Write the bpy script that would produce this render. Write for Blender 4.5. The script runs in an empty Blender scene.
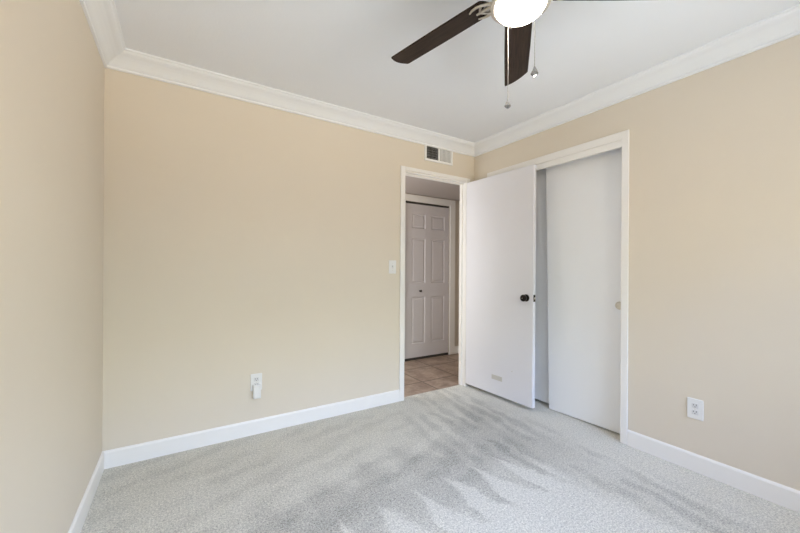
import bpy, bmesh, math, random
from mathutils import Vector, Matrix
random.seed(4)
PI = math.pi
scene = bpy.context.scene
COL = scene.collection

# ---------------------------------------------------------------- camera
TH, ROLL, F_PX, CAM_Z = 0.5624, 0.0062, 349.7, 1.1726
cd = bpy.data.cameras.new('camera')
cam = bpy.data.objects.new('camera', cd)
COL.objects.link(cam)
cd.sensor_width = 36.0
cd.lens = F_PX / 800 * 36.0
cd.shift_y = (270.1 - 266.5) / 800
cd.clip_start = 0.02
r0 = Vector((math.cos(TH), -math.sin(TH), 0)); fw = Vector((math.sin(TH), math.cos(TH), 0)); zz = Vector((0, 0, 1))
right = r0 * math.cos(ROLL) + zz * math.sin(ROLL)
up = zz * math.cos(ROLL) - r0 * math.sin(ROLL)
m = Matrix.Identity(4)
for i in range(3):
    m[i][0], m[i][1], m[i][2], m[i][3] = right[i], up[i], -fw[i], (0, 0, CAM_Z)[i]
cam.matrix_world = m
scene.camera = cam

# ---------------------------------------------------------------- room sizes (metres)
D = 2.6514          # back wall
XL = -0.3766        # left wall
XR = 2.573          # right wall (closet wall)
YF = -1.0           # front wall with the window, behind the camera
H = 2.44            # ceiling
DT = 0.072; WT = 0.17          # back wall thickness
HALL_Y = 3.759; HALL_XR = 3.35; HALL_XL = 0.9; HALL_H = 2.16
WX0, WX1, WZ0, WZ1 = -0.22, 2.42, 0.75, 2.10   # window

# ---------------------------------------------------------------- exposure, world, lights
vs = scene.view_settings
vs.view_transform = 'Standard'; vs.look = 'None'; vs.gamma = 1.0; vs.exposure = 0.48
try: vs.use_curve_mapping = False
except Exception: pass

# daylight by elevation: bright cool zenith, softer horizon, warm sunlit ground
ZENITH, SKY_LOW, DARK_BAND, YARD, NEAR_GROUND = (6.0, 8.2, 13.4), (3.8, 4.2, 3.7), (0.6, 0.6, 0.45), (4.2, 3.5, 2.45), (5.9, 6.4, 6.6)  # dark horizon band added to dim the light at mid-wall height
w = bpy.data.worlds.new('daylight'); scene.world = w; w.use_nodes = True
nt = w.node_tree; nt.nodes.clear()
tc = nt.nodes.new('ShaderNodeTexCoord'); sx = nt.nodes.new('ShaderNodeSeparateXYZ')
nt.links.new(tc.outputs['Generated'], sx.inputs[0])
prev = None
for (lo, hi), colr in (((0, 1), NEAR_GROUND), ((-0.42, -0.28), YARD), ((-0.10, -0.02), DARK_BAND), ((0.06, 0.14), SKY_LOW), ((0.28, 0.42), ZENITH)):
    if prev is None:
        n = nt.nodes.new('ShaderNodeRGB'); n.outputs[0].default_value = colr + (1,); prev = n.outputs[0]; continue
    mr = nt.nodes.new('ShaderNodeMapRange'); mr.inputs[1].default_value = lo; mr.inputs[2].default_value = hi
    nt.links.new(sx.outputs[2], mr.inputs[0])
    mx = nt.nodes.new('ShaderNodeMix'); mx.data_type = 'RGBA'; mx.inputs['B'].default_value = colr + (1,)
    nt.links.new(mr.outputs[0], mx.inputs['Factor']); nt.links.new(prev, mx.inputs['A']); prev = mx.outputs['Result']
bg = nt.nodes.new('ShaderNodeBackground'); ow = nt.nodes.new('ShaderNodeOutputWorld')
nt.links.new(prev, bg.inputs[0]); nt.links.new(bg.outputs[0], ow.inputs[0])

def area(name, loc, target, sx_, sy_, power, color, portal=False):
    l = bpy.data.lights.new(name, 'AREA'); l.shape = 'RECTANGLE'; l.size = sx_; l.size_y = sy_
    l.energy = power; l.color = color
    o = bpy.data.objects.new(name, l); COL.objects.link(o); o.location = loc
    o.rotation_euler = (Vector(target) - Vector(loc)).to_track_quat('-Z', 'Y').to_euler()
    if portal: l.cycles.is_portal = True
    return o
wc = ((WX0 + WX1) / 2, YF - 0.06, (WZ0 + WZ1) / 2)
area('window_portal', wc, (wc[0], 0, wc[2]), WX1 - WX0, WZ1 - WZ0, 1, (1, 1, 1), portal=True)
SY0, SY1 = -0.88, 0.22      # side window added for fill light, right wall, out of view
area('added_window_portal', (XR + WT - 0.02, (SY0 + SY1) / 2, wc[2]), (0, (SY0 + SY1) / 2, wc[2]), SY1 - SY0, WZ1 - WZ0, 1, (1, 1, 1), portal=True)
area('hall_fill', (HALL_XL + 0.05, 3.25, 1.3), (3, 3.3, 1.2), 0.7, 1.6, 11.9, (1.0, 1.0, 0.99))  # fill light added to brighten the hall, source unseen
BULB_COL = (1.0, 0.91, 0.80); BULB_W = 6.0

# ---------------------------------------------------------------- material helpers
class N:
    """a node socket with arithmetic"""
    def __init__(s, t, sock): s.t = t; s.s = sock
    def _op(s, op, *o):
        n = s.t.nodes.new('ShaderNodeMath'); n.operation = op
        for i, v in enumerate((s,) + o):
            if isinstance(v, N): s.t.links.new(v.s, n.inputs[i])
            else: n.inputs[i].default_value = v
        return N(s.t, n.outputs[0])
    def __add__(s, o): return s._op('ADD', o)
    def __sub__(s, o): return s._op('SUBTRACT', o)
    def __mul__(s, o): return s._op('MULTIPLY', o)
    def __truediv__(s, o): return s._op('DIVIDE', o)
    def neg(s): return s * -1.0
    def abs(s): return s._op('ABSOLUTE')
    def frac(s): return s._op('FRACT')
    def mn(s, o): return s._op('MINIMUM', o)
    def mxm(s, o): return s._op('MAXIMUM', o)
    def step(s, a, b):       # smoothstep from 0 at a to 1 at b
        n = s.t.nodes.new('ShaderNodeMapRange'); n.interpolation_type = 'SMOOTHSTEP'
        s.t.links.new(s.s, n.inputs[0])
        if a < b:
            n.inputs[1].default_value = a; n.inputs[2].default_value = b
        else:
            n.inputs[1].default_value = b; n.inputs[2].default_value = a
            n.inputs[3].default_value = 1; n.inputs[4].default_value = 0
        return N(s.t, n.outputs[0])

def new_mat(name):
    mt = bpy.data.materials.new(name); mt.use_nodes = True
    return mt, mt.node_tree, mt.node_tree.nodes['Principled BSDF']
def coords(t):
    c = t.nodes.new('ShaderNodeTexCoord'); return c.outputs['Object']
def noise(t, vec, scale, detail=3, rough=0.6, dist=0.0):
    n = t.nodes.new('ShaderNodeTexNoise'); n.inputs['Scale'].default_value = scale
    n.inputs['Detail'].default_value = detail; n.inputs['Roughness'].default_value = rough
    n.inputs['Distortion'].default_value = dist
    t.links.new(vec, n.inputs['Vector']); return N(t, n.outputs[0])
def mixc(t, fac, a, b):
    n = t.nodes.new('ShaderNodeMix'); n.data_type = 'RGBA'
    if isinstance(fac, N): t.links.new(fac.s, n.inputs['Factor'])
    else: n.inputs['Factor'].default_value = fac
    for key, v in (('A', a), ('B', b)):
        if isinstance(v, tuple): n.inputs[key].default_value = v + (1,)
        else: t.links.new(v, n.inputs[key])
    return n.outputs['Result']
def bump(t, b, h, strength, dist):
    n = t.nodes.new('ShaderNodeBump'); n.inputs['Strength'].default_value = strength
    n.inputs['Distance'].default_value = dist
    t.links.new(h.s, n.inputs['Height']); t.links.new(n.outputs[0], b.inputs['Normal'])

def paint(name, col, rough=0.5, bscale=180, bstr=0.12, var=0.03, spec=0.4):
    mt, t, b = new_mat(name); v = coords(t)
    n1 = noise(t, v, 2.2, 3)
    t.links.new(mixc(t, n1, tuple(c * (1 - var) for c in col), tuple(c * (1 + var) for c in col)), b.inputs['Base Color'])
    b.inputs['Roughness'].default_value = rough; b.inputs['Specular IOR Level'].default_value = spec
    if bstr: bump(t, b, noise(t, v, bscale, 2), bstr, 0.002)
    return mt
def metal(name, col, rough=0.3, met=1.0):
    mt, t, b = new_mat(name); v = coords(t)
    n1 = noise(t, v, 60, 2)
    t.links.new(mixc(t, n1, tuple(c * 0.9 for c in col), tuple(min(1, c * 1.1) for c in col)), b.inputs['Base Color'])
    b.inputs['Roughness'].default_value = rough; b.inputs['Metallic'].default_value = met
    return mt

M = {}
M['wall'] = paint('beige_wall_paint', (0.755, 0.685, 0.583), 0.62, 150, 0.10, 0.02, 0.3)
M['ceiling'] = paint('ceiling_paint', (0.90, 0.92, 0.955), 0.8, 110, 0.25, 0.015, 0.2)
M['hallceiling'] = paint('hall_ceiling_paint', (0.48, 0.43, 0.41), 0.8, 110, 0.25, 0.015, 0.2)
M['trim'] = paint('white_trim_paint', (0.90, 0.885, 0.865), 0.35, 60, 0.03, 0.01)
M['crown'] = paint('crown_paint', (0.90, 0.92, 0.95), 0.45, 60, 0.03, 0.01)
M['door'] = paint('white_door_paint', (0.785, 0.785, 0.835), 0.42, 90, 0.05, 0.02)
M['closet'] = paint('closet_door_paint', (0.92, 0.935, 0.965), 0.45, 90, 0.04, 0.02)
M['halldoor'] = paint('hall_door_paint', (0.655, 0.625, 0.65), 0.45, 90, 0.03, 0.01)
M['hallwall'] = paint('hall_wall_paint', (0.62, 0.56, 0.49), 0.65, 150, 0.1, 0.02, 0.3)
M['plastic'] = paint('white_plastic', (0.84, 0.84, 0.84), 0.3, 40, 0.0, 0.005)
M['socket'] = paint('outlet_face_plastic', (0.72, 0.72, 0.73), 0.3, 40, 0.0, 0.005)
M['slot'] = paint('dark_slot', (0.06, 0.06, 0.06), 0.6, 40, 0.0, 0.0)
M['duct'] = paint('duct_shade', (0.025, 0.022, 0.02), 0.8, 40, 0.0, 0.0)
M['vent'] = paint('vent_enamel', (0.88, 0.88, 0.87), 0.4, 40, 0.0, 0.01)
M['bar'] = paint('vent_rear_bar', (0.20, 0.19, 0.18), 0.5, 40, 0.0, 0.01)
M['plate'] = paint('beige_plate', (0.60, 0.585, 0.55), 0.5, 40, 0.0, 0.08)
M['bronze'] = metal('dark_bronze', (0.035, 0.03, 0.026), 0.28, 0.85)
M['brass'] = metal('aged_brass', (0.72, 0.68, 0.60), 0.45, 0.5)
M['nickel'] = metal('brushed_nickel', (0.72, 0.68, 0.62), 0.3)
M['chain'] = metal('pull_chain_steel', (0.42, 0.40, 0.38), 0.4)
M['darkgap'] = paint('dark_track_and_gap_shade', (0.05, 0.045, 0.04), 0.7, 40, 0.0, 0.0)  # track colour, also the shade strip under the hall door

def wood_mat():
    mt, t, b = new_mat('dark_walnut_blade'); v = coords(t)
    mp = t.nodes.new('ShaderNodeMapping'); mp.inputs['Scale'].default_value = (3, 45, 45); t.links.new(v, mp.inputs[0])
    n1 = noise(t, mp.outputs[0], 2.0, 5, 0.65, 0.6)
    t.links.new(mixc(t, n1.step(0.3, 0.75), (0.014, 0.008, 0.005), (0.045, 0.026, 0.017)), b.inputs['Base Color'])
    b.inputs['Roughness'].default_value = 0.5; b.inputs['Specular IOR Level'].default_value = 0.2
    return mt
M['wood'] = wood_mat()

def bulb_mat():
    mt, t, b = new_mat('frosted_lit_glass'); v = coords(t)
    n1 = noise(t, v, 8, 2)
    t.links.new(mixc(t, n1, (0.9, 0.88, 0.84), (0.95, 0.94, 0.9)), b.inputs['Base Color'])
    b.inputs['Roughness'].default_value = 0.25
    b.inputs['Emission Color'].default_value = BULB_COL + (1,)
    b.inputs['Emission Strength'].default_value = 55.0
    tr = t.nodes.new('ShaderNodeBsdfTransparent'); ms = t.nodes.new('ShaderNodeMixShader'); ms.inputs[0].default_value = 0.5
    t.links.new(tr.outputs[0], ms.inputs[1]); t.links.new(b.outputs[0], ms.inputs[2])
    t.links.new(ms.outputs[0], t.nodes['Material Output'].inputs[0])
    return mt
M['bulb'] = bulb_mat()

def crystal_mat():
    mt, t, b = new_mat('cut_crystal'); v = coords(t)
    n1 = noise(t, v, 90, 1)
    t.links.new(mixc(t, n1, (0.30, 0.30, 0.31), (0.5, 0.5, 0.5)), b.inputs['Base Color'])
    b.inputs['Transmission Weight'].default_value = 0.85; b.inputs['Roughness'].default_value = 0.03
    b.inputs['IOR'].default_value = 1.6
    return mt
M['crystal'] = crystal_mat()

def glass_mat():
    mt, t, b = new_mat('window_glass')
    tr = t.nodes.new('ShaderNodeBsdfTransparent'); gl = t.nodes.new('ShaderNodeBsdfGlossy'); gl.inputs['Roughness'].default_value = 0.02
    fr = t.nodes.new('ShaderNodeFresnel'); fr.inputs[0].default_value = 1.45; ms = t.nodes.new('ShaderNodeMixShader')
    t.links.new(fr.outputs[0], ms.inputs[0]); t.links.new(tr.outputs[0], ms.inputs[1]); t.links.new(gl.outputs[0], ms.inputs[2])
    t.links.new(ms.outputs[0], t.nodes['Material Output'].inputs[0])
    return mt
M['glass'] = glass_mat()

def carpet_mat():
    mt, t, b = new_mat('grey_cut_pile_carpet'); v = coords(t)
    sp = t.nodes.new('ShaderNodeSeparateXYZ'); t.links.new(v, sp.inputs[0])
    x, y = N(t, sp.outputs[0]), N(t, sp.outputs[1])
    wob = noise(t, v, 5.0, 3, 0.6) - 0.5
    fine = noise(t, v, 26.0, 3, 0.7) - 0.5
    xx = x + wob * 0.09 + fine * 0.055
    yy = y + wob * 0.14 + fine * 0.12
    # vacuum strokes: saw-tooth tongues running along y, tips near y = 1.56
    fr = ((xx + yy * 0.10) / 0.205 + noise(t, v, 1.7, 1) * 0.8).frac()
    saw = (fr - 0.30).abs() * 1.43
    tongue = (yy + saw * 0.62 - saw * saw * 0.22).step(1.60, 1.47)
    right_ = (xx + (yy - 1.2) * 0.12).step(1.95, 1.82)
    left_ = (xx + (yy - 1.3) * 0.4).step(0.15, 0.75)
    bright = tongue * right_ * left_
    nb = bright * -1.0 + 1.0
    # brushed darker band behind the tongues
    fr2 = ((xx + yy * 0.16 + 0.05) / 0.29).frac()
    top = yy + (fr2 - 0.4).abs() * 0.30 - (xx - 1.5).mxm(0.0) * 0.62 + (xx - 0.3).mn(0.9) * -0.12
    dark = top.step(1.95, 1.66) * (xx - (yy * 0.05)).step(2.42, 2.0) * left_.step(-0.2, 0.35) * (yy.step(1.0, 1.6) * 0.65 + 0.35)
    dark = dark * ((noise(t, v, 4.0, 3, 0.6)).step(0.30, 0.55) * 0.4 + 0.6)
    # strokes fanning out of the doorway, and long strokes across the middle of the room
    sa = (((xx - yy * 0.12) / 0.125 + wob * 0.9).frac() - 0.5).abs().step(0.08, 0.38) * xx.step(1.35, 1.65) * xx.step(2.45, 2.2)
    sb = (((yy - xx * 0.36) / 0.19 + wob * 0.9).frac() - 0.5).abs().step(0.10, 0.42) * xx.step(1.7, 1.4)
    streak = sa * 1.3 + sb * 0.8
    patch = (noise(t, v, 2.6, 3, 0.6)).step(0.36, 0.58)
    # darker nap lines on the right, parallel to the closet wall
    line = ((xx - 2.13 + (yy - 1.0) * 0.06).abs()).step(0.15, 0.02) * yy.step(1.75, 1.35)
    light_r = xx.step(1.9, 2.3)
    val = (bright * 0.0) - (dark * nb) * 0.165 - line * 0.018 + light_r * 0.045
    val = val - streak * patch * 0.085 * nb
    grain = noise(t, v, 130.0, 2, 0.9) - 0.5
    tuft = noise(t, v, 62.0, 3, 0.8) - 0.5
    broad = noise(t, v, 3.5, 4, 0.65) - 0.5
    val = val + grain * 1.3 + tuft * 0.50 + broad * 0.10 + 0.635
    tint = bright * 0.018 + light_r * nb * 0.02
    cmb = t.nodes.new('ShaderNodeCombineColor')
    t.links.new(val.s, cmb.inputs[0]); t.links.new((val * (tint * 0.25 + 0.968)).s, cmb.inputs[1]); t.links.new((val * (tint + 0.855)).s, cmb.inputs[2])
    t.links.new(cmb.outputs[0], b.inputs['Base Color'])
    b.inputs['Roughness'].default_value = 0.95; b.inputs['Specular IOR Level'].default_value = 0.1
    b.inputs['Sheen Weight'].default_value = 0.15
    bump(t, b, grain + tuft * 1.5, 0.6, 0.006)
    return mt
M['carpet'] = carpet_mat()

def tile_mat():
    mt, t, b = new_mat('brown_floor_tile'); v = coords(t)
    sp = t.nodes.new('ShaderNodeSeparateXYZ'); t.links.new(v, sp.inputs[0])
    x, y = N(t, sp.outputs[0]), N(t, sp.outputs[1])
    gx = (((x - 2.17) / 0.45).frac() - 0.5).abs(); gy = (((y - 2.99) / 0.45).frac() - 0.5).abs()
    grout = gx.mxm(gy).step(0.478, 0.487)
    n1 = noise(t, v, 6, 5, 0.65, 0.5); n2 = noise(t, v, 24, 3, 0.6)
    c1 = mixc(t, (n1 * 0.7 + n2 * 0.3).step(0.35, 0.65), (0.24, 0.17, 0.13), (0.42, 0.315, 0.245))
    t.links.new(mixc(t, grout, c1, (0.14, 0.10, 0.075)), b.inputs['Base Color'])
    b.inputs['Roughness'].default_value = 0.4
    bump(t, b, (grout * -1.0) + n2 * 0.15, 0.4, 0.003)
    return mt
M['tile'] = tile_mat()

# ---------------------------------------------------------------- mesh helpers
def bx(bm, x0, x1, y0, y1, z0, z1):
    vs_ = [bm.verts.new((x, y, z)) for x in (x0, x1) for y in (y0, y1) for z in (z0, z1)]
    for f in ((0, 1, 3, 2), (4, 6, 7, 5), (0, 4, 5, 1), (2, 3, 7, 6), (0, 2, 6, 4), (1, 5, 7, 3)):
        bm.faces.new([vs_[i] for i in f])
def lathe(bm, prof, n=48, mat=None):
    rings = []
    for r, z in prof:
        if r < 1e-6: rings.append([bm.verts.new((0, 0, z))])
        else: rings.append([bm.verts.new((r * math.cos(2 * PI * k / n), r * math.sin(2 * PI * k / n), z)) for k in range(n)])
    for a, b in zip(rings, rings[1:]):
        for k in range(n):
            k2 = (k + 1) % n
            if len(a) == 1 and len(b) == 1: continue
            if len(a) == 1: bm.faces.new((a[0], b[k], b[k2]))
            elif len(b) == 1: bm.faces.new((a[k], b[0], a[k2]))
            else: bm.faces.new((a[k], b[k], b[k2], a[k2]))
    if mat is not None: bm.transform(mat)
def prism(bm, pts, place, n0, n1):
    """closed 2D profile swept between two placements n0, n1 (functions of (u, v))"""
    a = [bm.verts.new(n0(u, v)) for u, v in pts]; b = [bm.verts.new(n1(u, v)) for u, v in pts]
    k = len(pts)
    for i in range(k): bm.faces.new((a[i], a[(i + 1) % k], b[(i + 1) % k], b[i]))
    bm.faces.new(a[::-1]); bm.faces.new(b)
def tube(bm, pts, r, n=8):
    rings = []
    for i, p in enumerate(pts):
        p = Vector(p); a = Vector(pts[max(i - 1, 0)]); c = Vector(pts[min(i + 1, len(pts) - 1)])
        d = (c - a).normalized(); u = d.orthogonal().normalized(); v = d.cross(u)
        rr = r[i] if isinstance(r, (list, tuple)) else r
        rings.append([bm.verts.new(p + (u * math.cos(2 * PI * k / n) + v * math.sin(2 * PI * k / n)) * rr) for k in range(n)])
    for a, b in zip(rings, rings[1:]):
        for k in range(n): bm.faces.new((a[k], a[(k + 1) % n], b[(k + 1) % n], b[k]))
    bm.faces.new(rings[0][::-1]); bm.faces.new(rings[-1])
def obj(name, bm, mat, parent=None, loc=(0, 0, 0), smooth=False, bevel=0.0, seg=2):
    bmesh.ops.recalc_face_normals(bm, faces=bm.faces)
    me = bpy.data.meshes.new(name); bm.to_mesh(me); bm.free()
    o = bpy.data.objects.new(name, me); COL.objects.link(o)
    me.materials.append(M[mat] if isinstance(mat, str) else mat)
    o.location = loc
    if parent: o.parent = parent
    if smooth:
        for p in me.polygons: p.use_smooth = True
        mod = o.modifiers.new('edges', 'EDGE_SPLIT'); mod.split_angle = math.radians(40)
    if bevel:
        b = o.modifiers.new('bevel', 'BEVEL'); b.width = bevel; b.segments = seg; b.limit_method = 'ANGLE'
    return o
def box(name, a, mat, parent=None, bevel=0.0, loc=(0, 0, 0)):
    bm = bmesh.new(); bx(bm, *a); return obj(name, bm, mat, parent, loc, bevel=bevel)
def tag(o, label, cat=None, group=None, kind=None):
    o['label'] = label
    if cat: o['category'] = cat
    if group: o['group'] = group
    if kind: o['kind'] = kind
    return o
def empty(name, loc, rz=0.0):
    o = bpy.data.objects.new(name, None); COL.objects.link(o); o.location = loc; o.rotation_euler = (0, 0, rz)
    o.empty_display_size = 0.1
    return o
def struct(o, label, cat): return tag(o, label, cat, kind='structure')

# ---------------------------------------------------------------- room shell
DX0, DX1, DZ = 1.715, 2.452, 2.062      # bedroom doorway
CY0, CY1, CZ = 1.222, 2.418, 2.078      # closet opening

bm = bmesh.new()
bx(bm, XL - 0.1, XR + WT, YF - 0.12, D + 0.055, -0.10, 0.0); bx(bm, XR + WT, 3.25, 0.9, D, -0.10, 0.0)
struct(obj('floor', bm, 'carpet'), 'light grey cut pile carpet with vacuum strokes', 'carpet')
struct(box('floor_hall', (HALL_XL, HALL_XR + 0.1, D + 0.055, HALL_Y + 0.1, -0.10, -0.004), 'tile'),
       'brown square floor tiles of the hallway beyond the doorway', 'tile floor')
struct(box('ceiling', (XL - 0.1, XR + WT, YF - 0.12, D + DT, H, H + 0.1), 'ceiling'), 'flat white painted bedroom ceiling', 'ceiling')
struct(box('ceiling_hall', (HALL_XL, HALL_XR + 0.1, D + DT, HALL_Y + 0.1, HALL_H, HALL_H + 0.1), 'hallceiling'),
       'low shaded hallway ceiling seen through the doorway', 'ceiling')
struct(box('wall_left', (XL - 0.1, XL, YF - 0.12, D + DT, 0, H), 'wall'), 'plain beige wall at the left edge of the view', 'wall')
bm = bmesh.new()
bx(bm, XL, DX0 - 0.012, D, D + DT, 0, H); bx(bm, DX1 + 0.012, XR + WT, D, D + DT, 0, H); bx(bm, DX0 - 0.012, DX1 + 0.012, D, D + DT, DZ + 0.012, H)
struct(obj('wall_back', bm, 'wall'), 'beige wall with the doorway, switch and air vent', 'wall')
bm = bmesh.new()
bx(bm, XR, XR + WT, SY1, CY0 - 0.01, 0, H); bx(bm, XR, XR + WT, YF - 0.12, SY0, 0, H)
bx(bm, XR, XR + WT, SY0, SY1, 0, WZ0); bx(bm, XR, XR + WT, SY0, SY1, WZ1, H); bx(bm, XR, XR + WT, CY1 + 0.01, D, 0, H); bx(bm, XR, XR + WT, CY0 - 0.01, CY1 + 0.01, CZ + 0.01, H)
struct(obj('wall_right', bm, 'wall'), 'beige wall with the sliding door closet', 'wall')
bm = bmesh.new()
bx(bm, XL, WX0, YF - 0.12, YF, 0, H); bx(bm, WX1, XR, YF - 0.12, YF, 0, H)
bx(bm, WX0, WX1, YF - 0.12, YF, 0, WZ0); bx(bm, WX0, WX1, YF - 0.12, YF, WZ1, H)
struct(obj('wall_front', bm, 'wall'), 'beige window wall behind the viewer', 'wall')
bm = bmesh.new()
bx(bm, 3.2, 3.25, 0.9, D, 0, H); bx(bm, XR + WT, 3.2, 0.9, 0.95, 0, H); bx(bm, XR + WT, 3.25, 0.9, D, H, H + 0.1)
struct(obj('wall_closet', bm, 'wall'), 'inner walls of the closet behind its sliding doors', 'wall')
HX0, HX1, HDZ = 2.440, 3.184, 2.066    # hall door opening
bm = bmesh.new()
bx(bm, HALL_XL, HX0, HALL_Y, HALL_Y + 0.1, -0.02, HALL_H); bx(bm, HX1, HALL_XR + 0.1, HALL_Y, HALL_Y + 0.1, -0.02, HALL_H)
bx(bm, HX0, HX1, HALL_Y, HALL_Y + 0.1, HDZ, HALL_H); bx(bm, HX0, HX1, HALL_Y + 0.06, HALL_Y + 0.1, -0.02, HDZ)
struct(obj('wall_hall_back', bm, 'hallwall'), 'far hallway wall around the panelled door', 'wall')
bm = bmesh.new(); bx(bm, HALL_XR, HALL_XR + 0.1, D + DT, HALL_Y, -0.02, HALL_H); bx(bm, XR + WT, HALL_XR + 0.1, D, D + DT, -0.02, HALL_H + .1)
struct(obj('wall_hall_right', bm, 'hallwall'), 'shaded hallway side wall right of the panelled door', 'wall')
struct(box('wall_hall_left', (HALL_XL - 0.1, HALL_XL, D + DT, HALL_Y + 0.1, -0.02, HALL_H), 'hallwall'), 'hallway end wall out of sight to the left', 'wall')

# window behind the viewer
fr = bmesh.new()
for a in ((WX0, WX1, WZ0, WZ0 + 0.05), (WX0, WX1, WZ1 - 0.05, WZ1)): bx(fr, a[0], a[1], YF - 0.09, YF - 0.03, a[2], a[3])
for a in (WX0, (WX0 + WX1) / 2 - 0.025, WX1 - 0.05): bx(fr, a, a + 0.05, YF - 0.09, YF - 0.03, WZ0 + 0.05, WZ1 - 0.05)
wn = obj('window_1', fr, 'trim'); struct(wn, 'white framed sliding window behind the viewer', 'window')
for a, b in ((WX0 + 0.05, (WX0 + WX1) / 2 - 0.025), ((WX0 + WX1) / 2 + 0.025, WX1 - 0.05)):
    bm = bmesh.new(); bx(bm, a, b, YF - 0.062, YF - 0.058, WZ0 + 0.05, WZ1 - 0.05); obj('pane', bm, 'glass', wn)

fr = bmesh.new()
for a in ((WZ0, WZ0 + 0.05), (WZ1 - 0.05, WZ1)): bx(fr, XR + 0.05, XR + 0.11, SY0, SY1, a[0], a[1])
for a in (SY0, SY1 - 0.05): bx(fr, XR + 0.05, XR + 0.11, a, a + 0.05, WZ0 + 0.05, WZ1 - 0.05)
wn = obj('added_window', fr, 'trim'); struct(wn, 'white framed side window added for fill light in the closet wall, out of view', 'window')  # invented window, lets extra daylight into the room
bm = bmesh.new(); bx(bm, XR + 0.078, XR + 0.082, SY0 + 0.05, SY1 - 0.05, WZ0 + 0.05, WZ1 - 0.05); obj('pane', bm, 'glass', wn)

# ---------------------------------------------------------------- crown moulding (profile: out from wall, down from ceiling)
CROWN = [(0, 0), (0.108, 0), (0.108, 0.010), (0.100, 0.014), (0.094, 0.022), (0.084, 0.028), (0.070, 0.034), (0.052, 0.046),
         (0.036, 0.060), (0.024, 0.072), (0.017, 0.078), (0.011, 0.081), (0.011, 0.084), (0.014, 0.085), (0.014, 0.093), (0.011, 0.096), (0, 0.096)]
def crown(name, label, p0, p1, q0, q1, nrm):
    # p0, p1 wall corners; q0, q1 = +1 where the end is mitred into an inner corner
    p0, p1, n = Vector(p0), Vector(p1), Vector(nrm); d = (p1 - p0).normalized()
    f0 = lambda u, v: p0 + n * u + d * (u * q0) + Vector((0, 0, H - v))
    f1 = lambda u, v: p1 + n * u - d * (u * q1) + Vector((0, 0, H - v))
    bm = bmesh.new(); prism(bm, CROWN, None, f0, f1)
    o = obj(name, bm, 'crown'); struct(o, label, 'crown moulding'); return o
crown('trim_1', 'white crown moulding along the left wall', (XL, YF, 0), (XL, D, 0), 1, 1, (1, 0, 0))
crown('trim_2', 'white crown moulding above the doorway wall', (XL, D, 0), (XR, D, 0), 1, 1, (0, -1, 0))
crown('trim_3', 'white crown moulding above the closet wall', (XR, D, 0), (XR, YF, 0), 1, 1, (-1, 0, 0))
crown('trim_4', 'white crown moulding above the window wall behind the viewer', (XR, YF, 0), (XL, YF, 0), 1, 1, (0, 1, 0))

# ---------------------------------------------------------------- baseboards
BH, BT = 0.104, 0.011
BASE = [(0, 0), (BT, 0), (BT, BH - 0.012), (BT - 0.003, BH - 0.005), (BT - 0.007, BH), (0, BH)]
def base(bm, p0, p1, nrm, q0=0, q1=0):
    p0, p1, n = Vector(p0), Vector(p1), Vector(nrm); d = (p1 - p0).normalized()
    prism(bm, BASE, None, lambda u, v: p0 + n * u + d * (u * q0) + Vector((0, 0, v)), lambda u, v: p1 + n * u - d * (u * q1) + Vector((0, 0, v)))
CW, CT = 0.047, 0.015
bm = bmesh.new(); base(bm, (XL, YF, 0), (XL, D, 0), (1, 0, 0), 1, 1)
struct(obj('baseboard_left', bm, 'trim'), 'white baseboard along the left wall', 'baseboard')
bm = bmesh.new(); base(bm, (XL, D, 0), (DX0 - CW, D, 0), (0, -1, 0), 1, 0); base(bm, (DX1 + CW, D, 0), (XR, D, 0), (0, -1, 0), 0, 1)
struct(obj('baseboard_back', bm, 'trim'), 'white baseboard left of the doorway', 'baseboard')
bm = bmesh.new(); base(bm, (XR, D, 0), (XR, CY1 + CW, 0), (-1, 0, 0), 1, 0); base(bm, (XR, CY0 - CW, 0), (XR, YF, 0), (-1, 0, 0), 0, 1)
struct(obj('baseboard_right', bm, 'trim'), 'white baseboard right of the closet', 'baseboard')
bm = bmesh.new(); base(bm, (XR, YF, 0), (XL, YF, 0), (0, 1, 0), 1, 1)
struct(obj('baseboard_front', bm, 'trim'), 'white baseboard below the window behind the viewer', 'baseboard')

# ---------------------------------------------------------------- doorway casing and jambs
cas = bmesh.new()
bx(cas, DX0 - CW, DX0, D - CT, D, 0, DZ + 0.045); bx(cas, DX1, DX1 + CW, D - CT, D, 0, DZ + 0.045)
bx(cas, DX0, DX1, D - CT, D, DZ + 0.012, DZ + 0.045)
tr = obj('trim_5', cas, 'trim', bevel=0.003); struct(tr, 'white casing around the bedroom doorway', 'door frame')
bm = bmesh.new()
bx(bm, DX0 - 0.012, DX0, D, D + DT, 0, DZ + 0.012); bx(bm, DX1, DX1 + 0.012, D, D + DT, 0, DZ + 0.012); bx(bm, DX0, DX1, D, D + DT, DZ, DZ + 0.012)
obj('jamb', bm, 'trim', tr)
bm = bmesh.new()
bx(bm, DX0, DX0 + 0.011, D + 0.040, D + 0.075, 0, DZ - 0.011); bx(bm, DX1 - 0.011, DX1, D + 0.040, D + 0.075, 0, DZ - 0.011)
bx(bm, DX0, DX1, D + 0.040, D + 0.075, DZ - 0.011, DZ)
obj('door_stop', bm, 'trim', tr)

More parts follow.
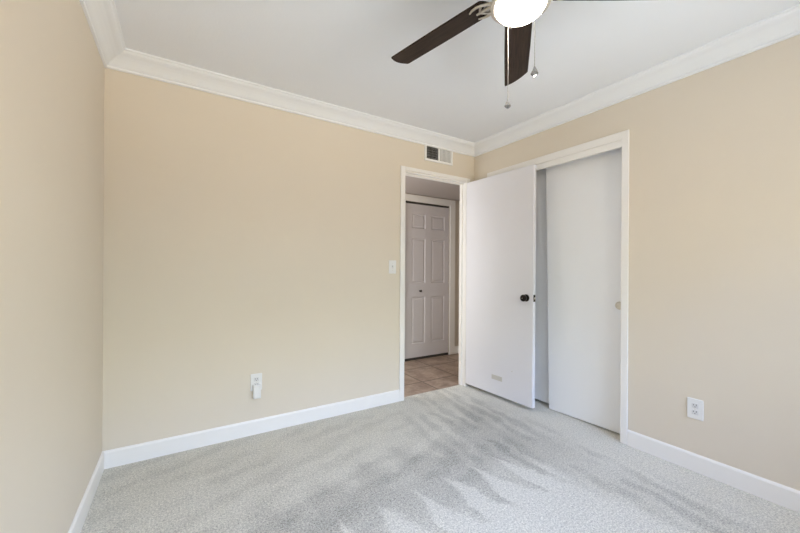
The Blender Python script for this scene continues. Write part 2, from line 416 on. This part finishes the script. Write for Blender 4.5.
# ---------------------------------------------------------------- closet casing
cas = bmesh.new()
bx(cas, XR - 0.012, XR, CY0 - CW + 0.002, CY0, 0, CZ + 0.056); bx(cas, XR - 0.012, XR, CY1, CY1 + CW, 0, CZ + 0.056)
bx(cas, XR - 0.012, XR, CY0, CY1, CZ, CZ + 0.056)
tr = obj('trim_6', cas, 'trim', bevel=0.003); struct(tr, 'white casing around the closet opening', 'door frame')
box('fascia', (XR - 0.006, XR + 0.018, CY0, CY1, 2.031, CZ), 'trim', tr, bevel=0.002)
bm = bmesh.new()
bx(bm, XR, XR + WT, CY0 - 0.01, CY0, 0, CZ + 0.01); bx(bm, XR, XR + WT, CY1, CY1 + 0.01, 0, CZ + 0.01); bx(bm, XR, XR + WT, CY0, CY1, CZ, CZ + 0.01)
obj('jamb', bm, 'trim', tr)
bm = bmesh.new()
bx(bm, XR + 0.06, XR + 0.165, CY0, CY1, 2.072, CZ)
obj('track', bm, 'trim', tr)

# closet sliding doors: local origin at the bottom near-left corner, +y along the wall
def slider(name, label, x, y0, y1, z0, z1, pull_y, lean=0.0):
    o = box(name, (0, 0.032, 0, y1 - y0, 0, z1 - z0), 'closet', None, 0.003, (x, y0, z0)); struct(o, label, 'closet door')
    o.rotation_euler = (lean, 0, 0)
    R = Matrix.Rotation(-PI / 2, 4, 'Y')
    bm = bmesh.new()
    lathe(bm, [(0.0, 0.0008), (0.020, 0.0008), (0.0225, 0.002), (0.0235, 0.0075), (0.0255, 0.0085), (0.028, 0.006), (0.029, 0.0), (0.0, 0.0)], 32, R)
    p = obj('finger_pull', bm, 'brass', o, (0.0, pull_y - y0, 0.929 - z0), smooth=True)
    p['label'] = 'round recessed brass finger pull'
    return o
slider('door_1', 'white flat closet sliding door with round pull, nearest the room', 2.664, CY0 + 0.002, 1.838, 0.015, 2.070, 1.258, math.radians(-1.2))
slider('door_2', 'white flat closet sliding door mostly behind the open door', 2.712, 1.78, CY1 - 0.002, 0.024, 2.068, CY1 - 0.07)

# ---------------------------------------------------------------- open bedroom door
hx, hy = DX1 - 0.007, D - CT - 0.008
ang = math.atan2(-0.770, 0.027); DW, DTH, DH0, DH1 = 0.771, 0.035, 0.035, 2.055
dr = box('door_3', (0, DW, 0, DTH, 0, DH1 - DH0), 'door', None, 0.0025, (hx, hy, DH0)); dr.rotation_euler = (0, 0, ang)
struct(dr, 'white flat bedroom door standing open with dark bronze knob', 'door')
def knob(side):
    R = Matrix.Rotation(PI / 2 * side, 4, 'X')
    bm = bmesh.new()
    lathe(bm, [(0.0, 0.010), (0.014, 0.010), (0.014, 0.018), (0.019, 0.022), (0.0265, 0.028), (0.0295, 0.036), (0.0275, 0.045), (0.019, 0.051), (0.008, 0.053), (0.0, 0.053)], 32, R)
    k = obj('door_knob', bm, 'bronze', dr, (DW - 0.066, 0 if side > 0 else DTH, 0.945 - DH0), smooth=True)
    k['label'] = 'dark bronze round knob'
    bm = bmesh.new(); lathe(bm, [(0.0, 0.0), (0.031, 0.0), (0.031, 0.003), (0.027, 0.009), (0.014, 0.012), (0.0, 0.012)], 32, R)
    obj('rosette', bm, 'bronze', k, smooth=True)
    bm = bmesh.new(); bx(bm, -0.005, 0.005, -0.0015, 0.0015, -0.0012, 0.0012); bm.transform(Matrix.Translation((0, -0.0535 * side, 0)))
    obj('keyhole', bm, 'nickel', k)
knob(1); knob(-1)
lp = box('latch_plate', (DW - 0.0005, DW + 0.0015, 0.005, 0.030, 0.945 - DH0 - 0.029, 0.945 - DH0 + 0.029), 'bronze', dr, 0.0008)
lp['label'] = 'dark latch plate on the door edge'
bm = bmesh.new(); bx(bm, DW + 0.0015, DW + 0.009, 0.011, 0.024, 0.945 - DH0 - 0.008, 0.945 - DH0 + 0.008); obj('latch_bolt', bm, 'nickel', lp, bevel=0.002)
pl = box('plate', (0.338, 0.458, -0.0012, 0.001, 0.172 - DH0, 0.213 - DH0), 'plate', dr, 0.0006); pl['label'] = 'small faded beige rectangle near the door bottom'
bm = bmesh.new(); lathe(bm, [(0, 0), (0.005, 0), (0.004, 0.0015), (0, 0.002)], 16, Matrix.Rotation(PI / 2, 4, 'X')); obj('screw_head', bm, 'plate', dr, (0.565, 0, 0.292 - DH0))
for z in (0.22, 1.05, 1.82):
    bm = bmesh.new(); bx(bm, -0.002, 0.0005, 0.003, 0.033, z - 0.044, z + 0.044)
    tube(bm, [(-0.004, DTH + 0.004, z - 0.046), (-0.004, DTH + 0.004, z + 0.046)], 0.006, 10)
    obj('hinge', bm, 'bronze', dr)

# ---------------------------------------------------------------- hallway: panelled door and casing
def panel_door(wd, ht, th, panels):
    """front face at y = 0 facing -y, raised panels inside sunk grooves"""
    bm = bmesh.new()
    xs = sorted({0.0, wd} | {p[0] for p in panels} | {p[1] for p in panels}); zs = sorted({0.0, ht} | {p[2] for p in panels} | {p[3] for p in panels})
    V = {(i, k): bm.verts.new((x, 0, z)) for i, x in enumerate(xs) for k, z in enumerate(zs)}
    for i in range(len(xs) - 1):
        for k in range(len(zs) - 1):
            q = [V[i, k], V[i + 1, k], V[i + 1, k + 1], V[i, k + 1]]
            hit = [p for p in panels if abs(p[0] - xs[i]) < 1e-6 and abs(p[2] - zs[k]) < 1e-6]
            if not hit: bm.faces.new(q); continue
            x0, x1, z0, z1 = xs[i], xs[i + 1], zs[k], zs[k + 1]; prev = q
            for ins, dep in ((0.010, 0.010), (0.016, 0.011), (0.036, 0.003)):
                r = [bm.verts.new(c) for c in ((x0 + ins, dep, z0 + ins), (x1 - ins, dep, z0 + ins), (x1 - ins, dep, z1 - ins), (x0 + ins, dep, z1 - ins))]
                for j in range(4): bm.faces.new((prev[j], prev[(j + 1) % 4], r[(j + 1) % 4], r[j]))
                prev = r
            bm.faces.new(prev)
    b = [bm.verts.new(c) for c in ((0, th, 0), (wd, th, 0), (wd, th, ht), (0, th, ht))]; bm.faces.new(b)
    nx, nz = len(xs) - 1, len(zs) - 1
    bm.faces.new([V[i, 0] for i in range(nx + 1)] + [b[1], b[0]]); bm.faces.new([V[i, nz] for i in range(nx + 1)] + [b[2], b[3]])
    bm.faces.new([V[0, k] for k in range(nz + 1)] + [b[3], b[0]]); bm.faces.new([V[nx, k] for k in range(nz + 1)] + [b[2], b[1]])
    return bm
hw = HX1 - HX0 - 0.008; z0 = 0.028
cols = ((2.556 - HX0 - 0.004, 2.777 - HX0 - 0.004), (2.874 - HX0 - 0.004, 3.104 - HX0 - 0.004)); rows = ((0.206, 0.822), (1.0, 1.590), (1.722, 1.910))
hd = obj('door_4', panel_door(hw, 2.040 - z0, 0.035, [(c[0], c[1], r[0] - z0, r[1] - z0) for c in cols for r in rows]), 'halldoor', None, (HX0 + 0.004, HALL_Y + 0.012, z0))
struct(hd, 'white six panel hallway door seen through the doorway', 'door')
bm = bmesh.new(); lathe(bm, [(0, 0), (0.012, 0), (0.010, 0.004), (0.007, 0.014), (0.014, 0.020), (0.016, 0.027), (0.012, 0.033), (0, 0.035)], 24, Matrix.Rotation(PI / 2, 4, 'X'))
k = obj('door_knob', bm, 'bronze', hd, (2.690 - HX0 - 0.004, 0, 0.899 - z0), smooth=True); k['label'] = 'small dark pull knob'
cas = bmesh.new()
bx(cas, HX0 - 0.09, HX0, HALL_Y - 0.016, HALL_Y, 0, HALL_H - 0.008); bx(cas, HX1, HX1 + 0.092, HALL_Y - 0.016, HALL_Y, 0, HALL_H - 0.008); bx(cas, HX0, HX1, HALL_Y - 0.016, HALL_Y, HDZ, HALL_H - 0.008)
tr = obj('trim_7', cas, 'trim', bevel=0.004); struct(tr, 'white casing around the hallway panelled door', 'door frame')
bm = bmesh.new(); bx(bm, HX0, HX1, HALL_Y + 0.015, HALL_Y + 0.05, HDZ - 0.018, HDZ); obj('track', bm, 'darkgap', tr)
bm = bmesh.new(); bx(bm, HX0, HX1, HALL_Y + 0.014, HALL_Y + 0.058, -0.004, 0.022); obj('gap_shade', bm, 'darkgap', tr)  # dark strip standing for the shade in the gap under the door
bm = bmesh.new(); base(bm, (HX1 + 0.092, HALL_Y, 0), (HALL_XR, HALL_Y, 0), (0, -1, 0), 0, 1); base(bm, (HALL_XR, HALL_Y, 0), (HALL_XR, D + DT, 0), (-1, 0, 0), 1, 0)
struct(obj('baseboard_hall', bm, 'trim'), 'white baseboard in the hallway corner', 'baseboard')

# ---------------------------------------------------------------- air vent above the doorway
vx0, vx1, vz0, vz1 = 1.930, 2.268, 2.203, 2.349
av = empty('air_vent', ((vx0 + vx1) / 2, D, vz0)); tag(av, 'white wall air vent grille above the doorway', 'vent')
W2, VH = (vx1 - vx0) / 2, vz1 - vz0
fr = bmesh.new(); b = 0.020; yo = -0.016
bx(fr, -W2, W2, yo, 0, 0, b); bx(fr, -W2, W2, yo, 0, VH - 0.009, VH); bx(fr, -W2, -W2 + b, yo, 0, b, VH - 0.009); bx(fr, W2 - b, W2, yo, 0, b, VH - 0.009)
bx(fr, -0.007, 0.007, yo, 0, b, VH - 0.009)
obj('frame', fr, 'vent', av, bevel=0.003)
bm = bmesh.new(); bx(bm, -W2 + b, W2 - b, -0.002, -0.0005, b, VH - 0.009); obj('duct_shade_plate', bm, 'duct', av)  # dark plate on the wall in place of the unlit duct hollow
for half in (-1, 1):
    xa, xb = (-W2 + b, -0.007) if half < 0 else (0.007, W2 - b)
    n = 9; dl = 0.0066 if half < 0 else 0.0046
    for i in range(n):
        xc = xa + (xb - xa) * (i + 0.5) / n
        bm = bmesh.new(); bx(bm, -0.0004, 0.0004, -dl, dl, b + 0.001, VH - 0.010)
        bm.transform(Matrix.Rotation(math.radians(-37 if half < 0 else 46), 4, 'Z'))
        obj('louver', bm, 'vent', av, (xc, -0.0085, 0))
for i in range(5):
    zc = b + (VH - 0.009 - b) * (i + 0.5) / 5
    bm = bmesh.new(); bx(bm, -W2 + b, -0.007, -0.0036, -0.0022, zc - 0.0013, zc + 0.0013); obj('cross_bar', bm, 'bar', av)

# ---------------------------------------------------------------- light switch, outlets
sw = empty('light_switch', (1.590, D, 1.200)); tag(sw, 'white toggle light switch on wall left of the doorway', 'switch')
bm = bmesh.new(); bx(bm, -0.037, 0.037, -0.006, 0, -0.0585, 0.0585); obj('wall_plate', bm, 'plastic', sw, bevel=0.003)
bm = bmesh.new(); bx(bm, -0.006, 0.006, -0.0068, -0.0055, -0.013, 0.013); obj('toggle_slot', bm, 'socket', sw)
bm = bmesh.new(); bx(bm, -0.0045, 0.0045, -0.022, -0.006, -0.004, 0.006); bm.transform(Matrix.Rotation(math.radians(-22), 4, 'X')); obj('toggle', bm, 'plastic', sw, bevel=0.0015)
for s in (-1, 1):
    bm = bmesh.new(); lathe(bm, [(0, 0), (0.003, 0), (0.003, 0.001), (0, 0.0015)], 12, Matrix.Rotation(PI / 2, 4, 'X')); obj('screw', bm, 'nickel', sw, (0, -0.006, s * 0.030))

def outlet(loc, rz, label):
    o = empty('electrical_outlet', loc, rz); tag(o, label, 'outlet')
    bm = bmesh.new(); bx(bm, -0.0385, 0.0385, -0.006, 0, -0.0595, 0.0595); obj('wall_plate', bm, 'plastic', o, bevel=0.003)
    for s in (-1, 1):
        bm = bmesh.new(); bx(bm, -0.0165, 0.0165, -0.0075, -0.005, s * 0.0195 - 0.0135, s * 0.0195 + 0.0135)
        r = obj('receptacle', bm, 'socket', o, bevel=0.004)
        for dx, h_ in ((-0.0065, 0.0075), (0.0065, 0.009)):
            bm = bmesh.new(); bx(bm, dx - 0.0013, dx + 0.0013, -0.0079, -0.007, s * 0.0195 + 0.004 - h_ / 2, s * 0.0195 + 0.004 + h_ / 2); obj('slot', bm, 'slot', r)
        bm = bmesh.new(); lathe(bm, [(0, 0), (0.0025, 0), (0.0025, 0.0009), (0, 0.0009)], 12, Matrix.Rotation(PI / 2, 4, 'X')); obj('ground_hole', bm, 'slot', r, (0, -0.007, s * 0.0195 - 0.007))
    bm = bmesh.new(); lathe(bm, [(0, 0), (0.003, 0), (0.003, 0.001), (0, 0.0015)], 12, Matrix.Rotation(PI / 2, 4, 'X')); obj('screw', bm, 'nickel', o, (0, -0.006, 0))
    return o
outlet((0.466, D, 0.370), 0, 'white wall outlet with a plug-in adapter, left of the doorway')
outlet((XR, 0.8115, 0.367), -PI / 2, 'empty white duplex wall outlet right of the closet')
ad = empty('plug_in_adapter', (0.467, D - 0.0078, 0.308)); tag(ad, 'white box-shaped adapter plugged into the outlet left of the doorway', 'adapter')
bm = bmesh.new(); bx(bm, -0.025, 0.025, -0.032, 0, -0.048, 0.048); obj('housing', bm, 'plastic', ad, bevel=0.006)
bm = bmesh.new(); bx(bm, -0.019, 0.019, -0.034, -0.031, -0.041, 0.041); obj('front_cover', bm, 'plastic', ad, bevel=0.0015)

# ---------------------------------------------------------------- ceiling fan
FX, FY, FZ = 1.060, 0.860, 2.225
fan = empty('ceiling_fan', (FX, FY, H)); tag(fan, 'ceiling fan with dark wooden blades, lit glass bowl and pull chains', 'ceiling fan')
def fl(name, prof, mat, parent=fan, smooth=True):
    bm = bmesh.new(); lathe(bm, [(r, z - H) for r, z in prof], 56); return obj(name, bm, mat, parent, smooth=smooth)
fl('canopy', [(0, H - 0.0005), (0.075, H - 0.0005), (0.076, H - 0.02), (0.066, H - 0.038), (0.05, H - 0.046), (0, H - 0.046)], 'nickel')
fl('motor_housing', [(0, 2.40), (0.05, 2.398), (0.07, 2.385), (0.115, 2.368), (0.125, 2.345), (0.125, 2.29), (0.115, 2.262), (0.09, 2.246), (0, 2.244)], 'nickel')
fl('switch_housing', [(0, 2.248), (0.06, 2.246), (0.064, 2.235), (0.064, 2.185), (0.055, 2.18), (0, 2.18)], 'nickel')
fl('light_pan', [(0, 2.186), (0.062, 2.186), (0.090, 2.181), (0.104, 2.170), (0.107, 2.160), (0.107, 2.152), (0.101, 2.149), (0.092, 2.150), (0.091, 2.157), (0, 2.160)], 'nickel')
a_, b_, zr = 0.090, 0.047, 2.1535
bowl = fl('light_bowl', [(a_ * math.sin(t), zr - b_ * math.cos(t)) for t in [PI / 2 * i / 16 for i in range(17)]], 'bulb')
bowl['label'] = 'lit frosted glass bowl'
bl = bpy.data.lights.new('bulbs', 'AREA'); bl.shape = 'DISK'; bl.size = 0.15; bl.energy = BULB_W; bl.color = BULB_COL   # the bulbs behind the frosted bowl
bo = bpy.data.objects.new('bulbs', bl); COL.objects.link(bo); bo.parent = fan; bo.location = (0, 0, 2.150 - H)

R_TIP, R_ROOT, BWID = 0.660, 0.140, 0.122
def blade(angle, pitch=-10.0, skew=0.0, ext=0.0):
    # local x outward; left side (+y) lower
    bm = bmesh.new(); th = 0.006
    xs = [R_ROOT + (R_TIP - 0.05 - R_ROOT) * i / 10 for i in range(11)]
    outline = []
    hw = lambda x: BWID / 2 * (0.93 + 0.07 * min(1, (x - R_ROOT) / 0.25))
    for x in xs: outline.append((x, hw(x)))
    # tip: gently bowed end with rounded corners
    c = 0.012
    for i in range(7):
        a = PI / 2 * i / 6; outline.append((R_TIP - 0.012 - c + c * math.sin(a), BWID / 2 - c + c * math.cos(a)))
    for i in range(1, 8):
        y = (BWID / 2 - c) * (1 - 2 * i / 8); outline.append((R_TIP - 0.012 + 0.012 * (1 - (y / (BWID / 2 - c)) ** 2), y))
    for i in range(7):
        a = PI / 2 * i / 6; outline.append((R_TIP - 0.012 - c + c * math.cos(a), -(BWID / 2 - c + c * math.sin(a))))
    for x in reversed(xs): outline.append((x, -hw(x)))
    # rounded root
    for i in range(1, 6):
        y = -hw(R_ROOT) + 2 * hw(R_ROOT) * i / 6; outline.append((R_ROOT - 0.02 * (1 - (y / hw(R_ROOT)) ** 2), y))
    outline = [(x + (skew * y + ext if x > 0.4 else 0), y) for x, y in outline]
    a = [bm.verts.new((x, y, th / 2)) for x, y in outline]; b = [bm.verts.new((x, y, -th / 2)) for x, y in outline]
    bm.faces.new(a); bm.faces.new(b[::-1]); k = len(outline)
    for i in range(k): bm.faces.new((a[i], b[i], b[(i + 1) % k], a[(i + 1) % k]))
    o = obj('blade', bm, 'wood', fan, (0, 0, FZ - H), bevel=0.0015)
    o.rotation_euler = (math.radians(pitch), 0, angle)
    o['label'] = 'dark walnut wooden blade'
    # openwork metal bracket under the blade root
    br = bmesh.new(); zb = -0.0075
    def strip(pts, w_):
        tube(br, [(x, y, zb) for x, y in pts], w_, 8)
    strip([(0.085, 0, ), (0.115, 0), (0.14, 0.003), (0.165, 0.0), (0.19, 0.0)], [0.012, 0.010, 0.007, 0.006, 0.004])
    for s in (-1, 1):
        strip([(0.100, s * 0.006), (0.125, s * 0.024), (0.143, s * 0.040), (0.162, s * 0.046), (0.184, s * 0.043), (0.203, s * 0.032)], [0.007, 0.006, 0.006, 0.006, 0.005, 0.003])
        strip([(0.143, s * 0.040), (0.160, s * 0.022), (0.173, s * 0.004)], [0.005, 0.005, 0.004])
        strip([(0.128, s * 0.026), (0.143, s * 0.015), (0.152, s * 0.002)], [0.004, 0.004, 0.004])
    obj('blade_bracket', br, 'nickel', o, smooth=True)['label'] = 'openwork nickel bracket'
for adeg, pt, sk in ((101.6, -10, 0), (40.8, -15, 0.47), (-34, -12, 0), (-108, -12, 0), (175, -12, 0)): blade(math.radians(adeg), pt, sk, 0.012 if sk else 0)

def chain(x, y, ztop, zc, size):
    # beaded chain from the light pan down to a faceted crystal drop
    bm = bmesh.new(); z = ztop
    tube(bm, [(0, 0, ztop - H), (0, 0, zc + size * 1.1 - H)], 0.0009, 6)
    while z > zc + size * 1.1:
        bmesh.ops.create_icosphere(bm, subdivisions=1, radius=0.0017, matrix=Matrix.Translation((0, 0, z - H))); z -= 0.0048
    p = obj('pull_chain', bm, 'chain', fan, (x - FX, y - FY, 0), smooth=True)
    bm = bmesh.new()
    lathe(bm, [(0, zc - size * 0.95 - H), (size * 0.45, zc - size * 0.8 - H), (size * 0.78, zc - size * 0.35 - H), (size * 0.62, zc + size * 0.1 - H), (size * 0.25, zc + size * 0.8 - H), (0.001, zc + size * 1.2 - H), (0, zc + size * 1.2 - H)], 8)
    obj('crystal_drop', bm, 'crystal', p)['label'] = 'faceted clear crystal drop'
def at(u, v, depth):
    a, b = u - 400, v - 270.1; cr, sr = math.cos(ROLL), math.sin(ROLL)
    xc, yc = (a * cr + b * sr) / F_PX * depth, (-a * sr + b * cr) / F_PX * depth
    p = r0 * xc + fw * depth; return p.x, p.y, CAM_Z - yc
x, y, z = at(507.8, 104.5, 1.395); chain(x, y, 2.156, z, 0.0170)
x, y, z = at(534.6, 72.0, 1.195); chain(x, y, 2.156, z, 0.0170)
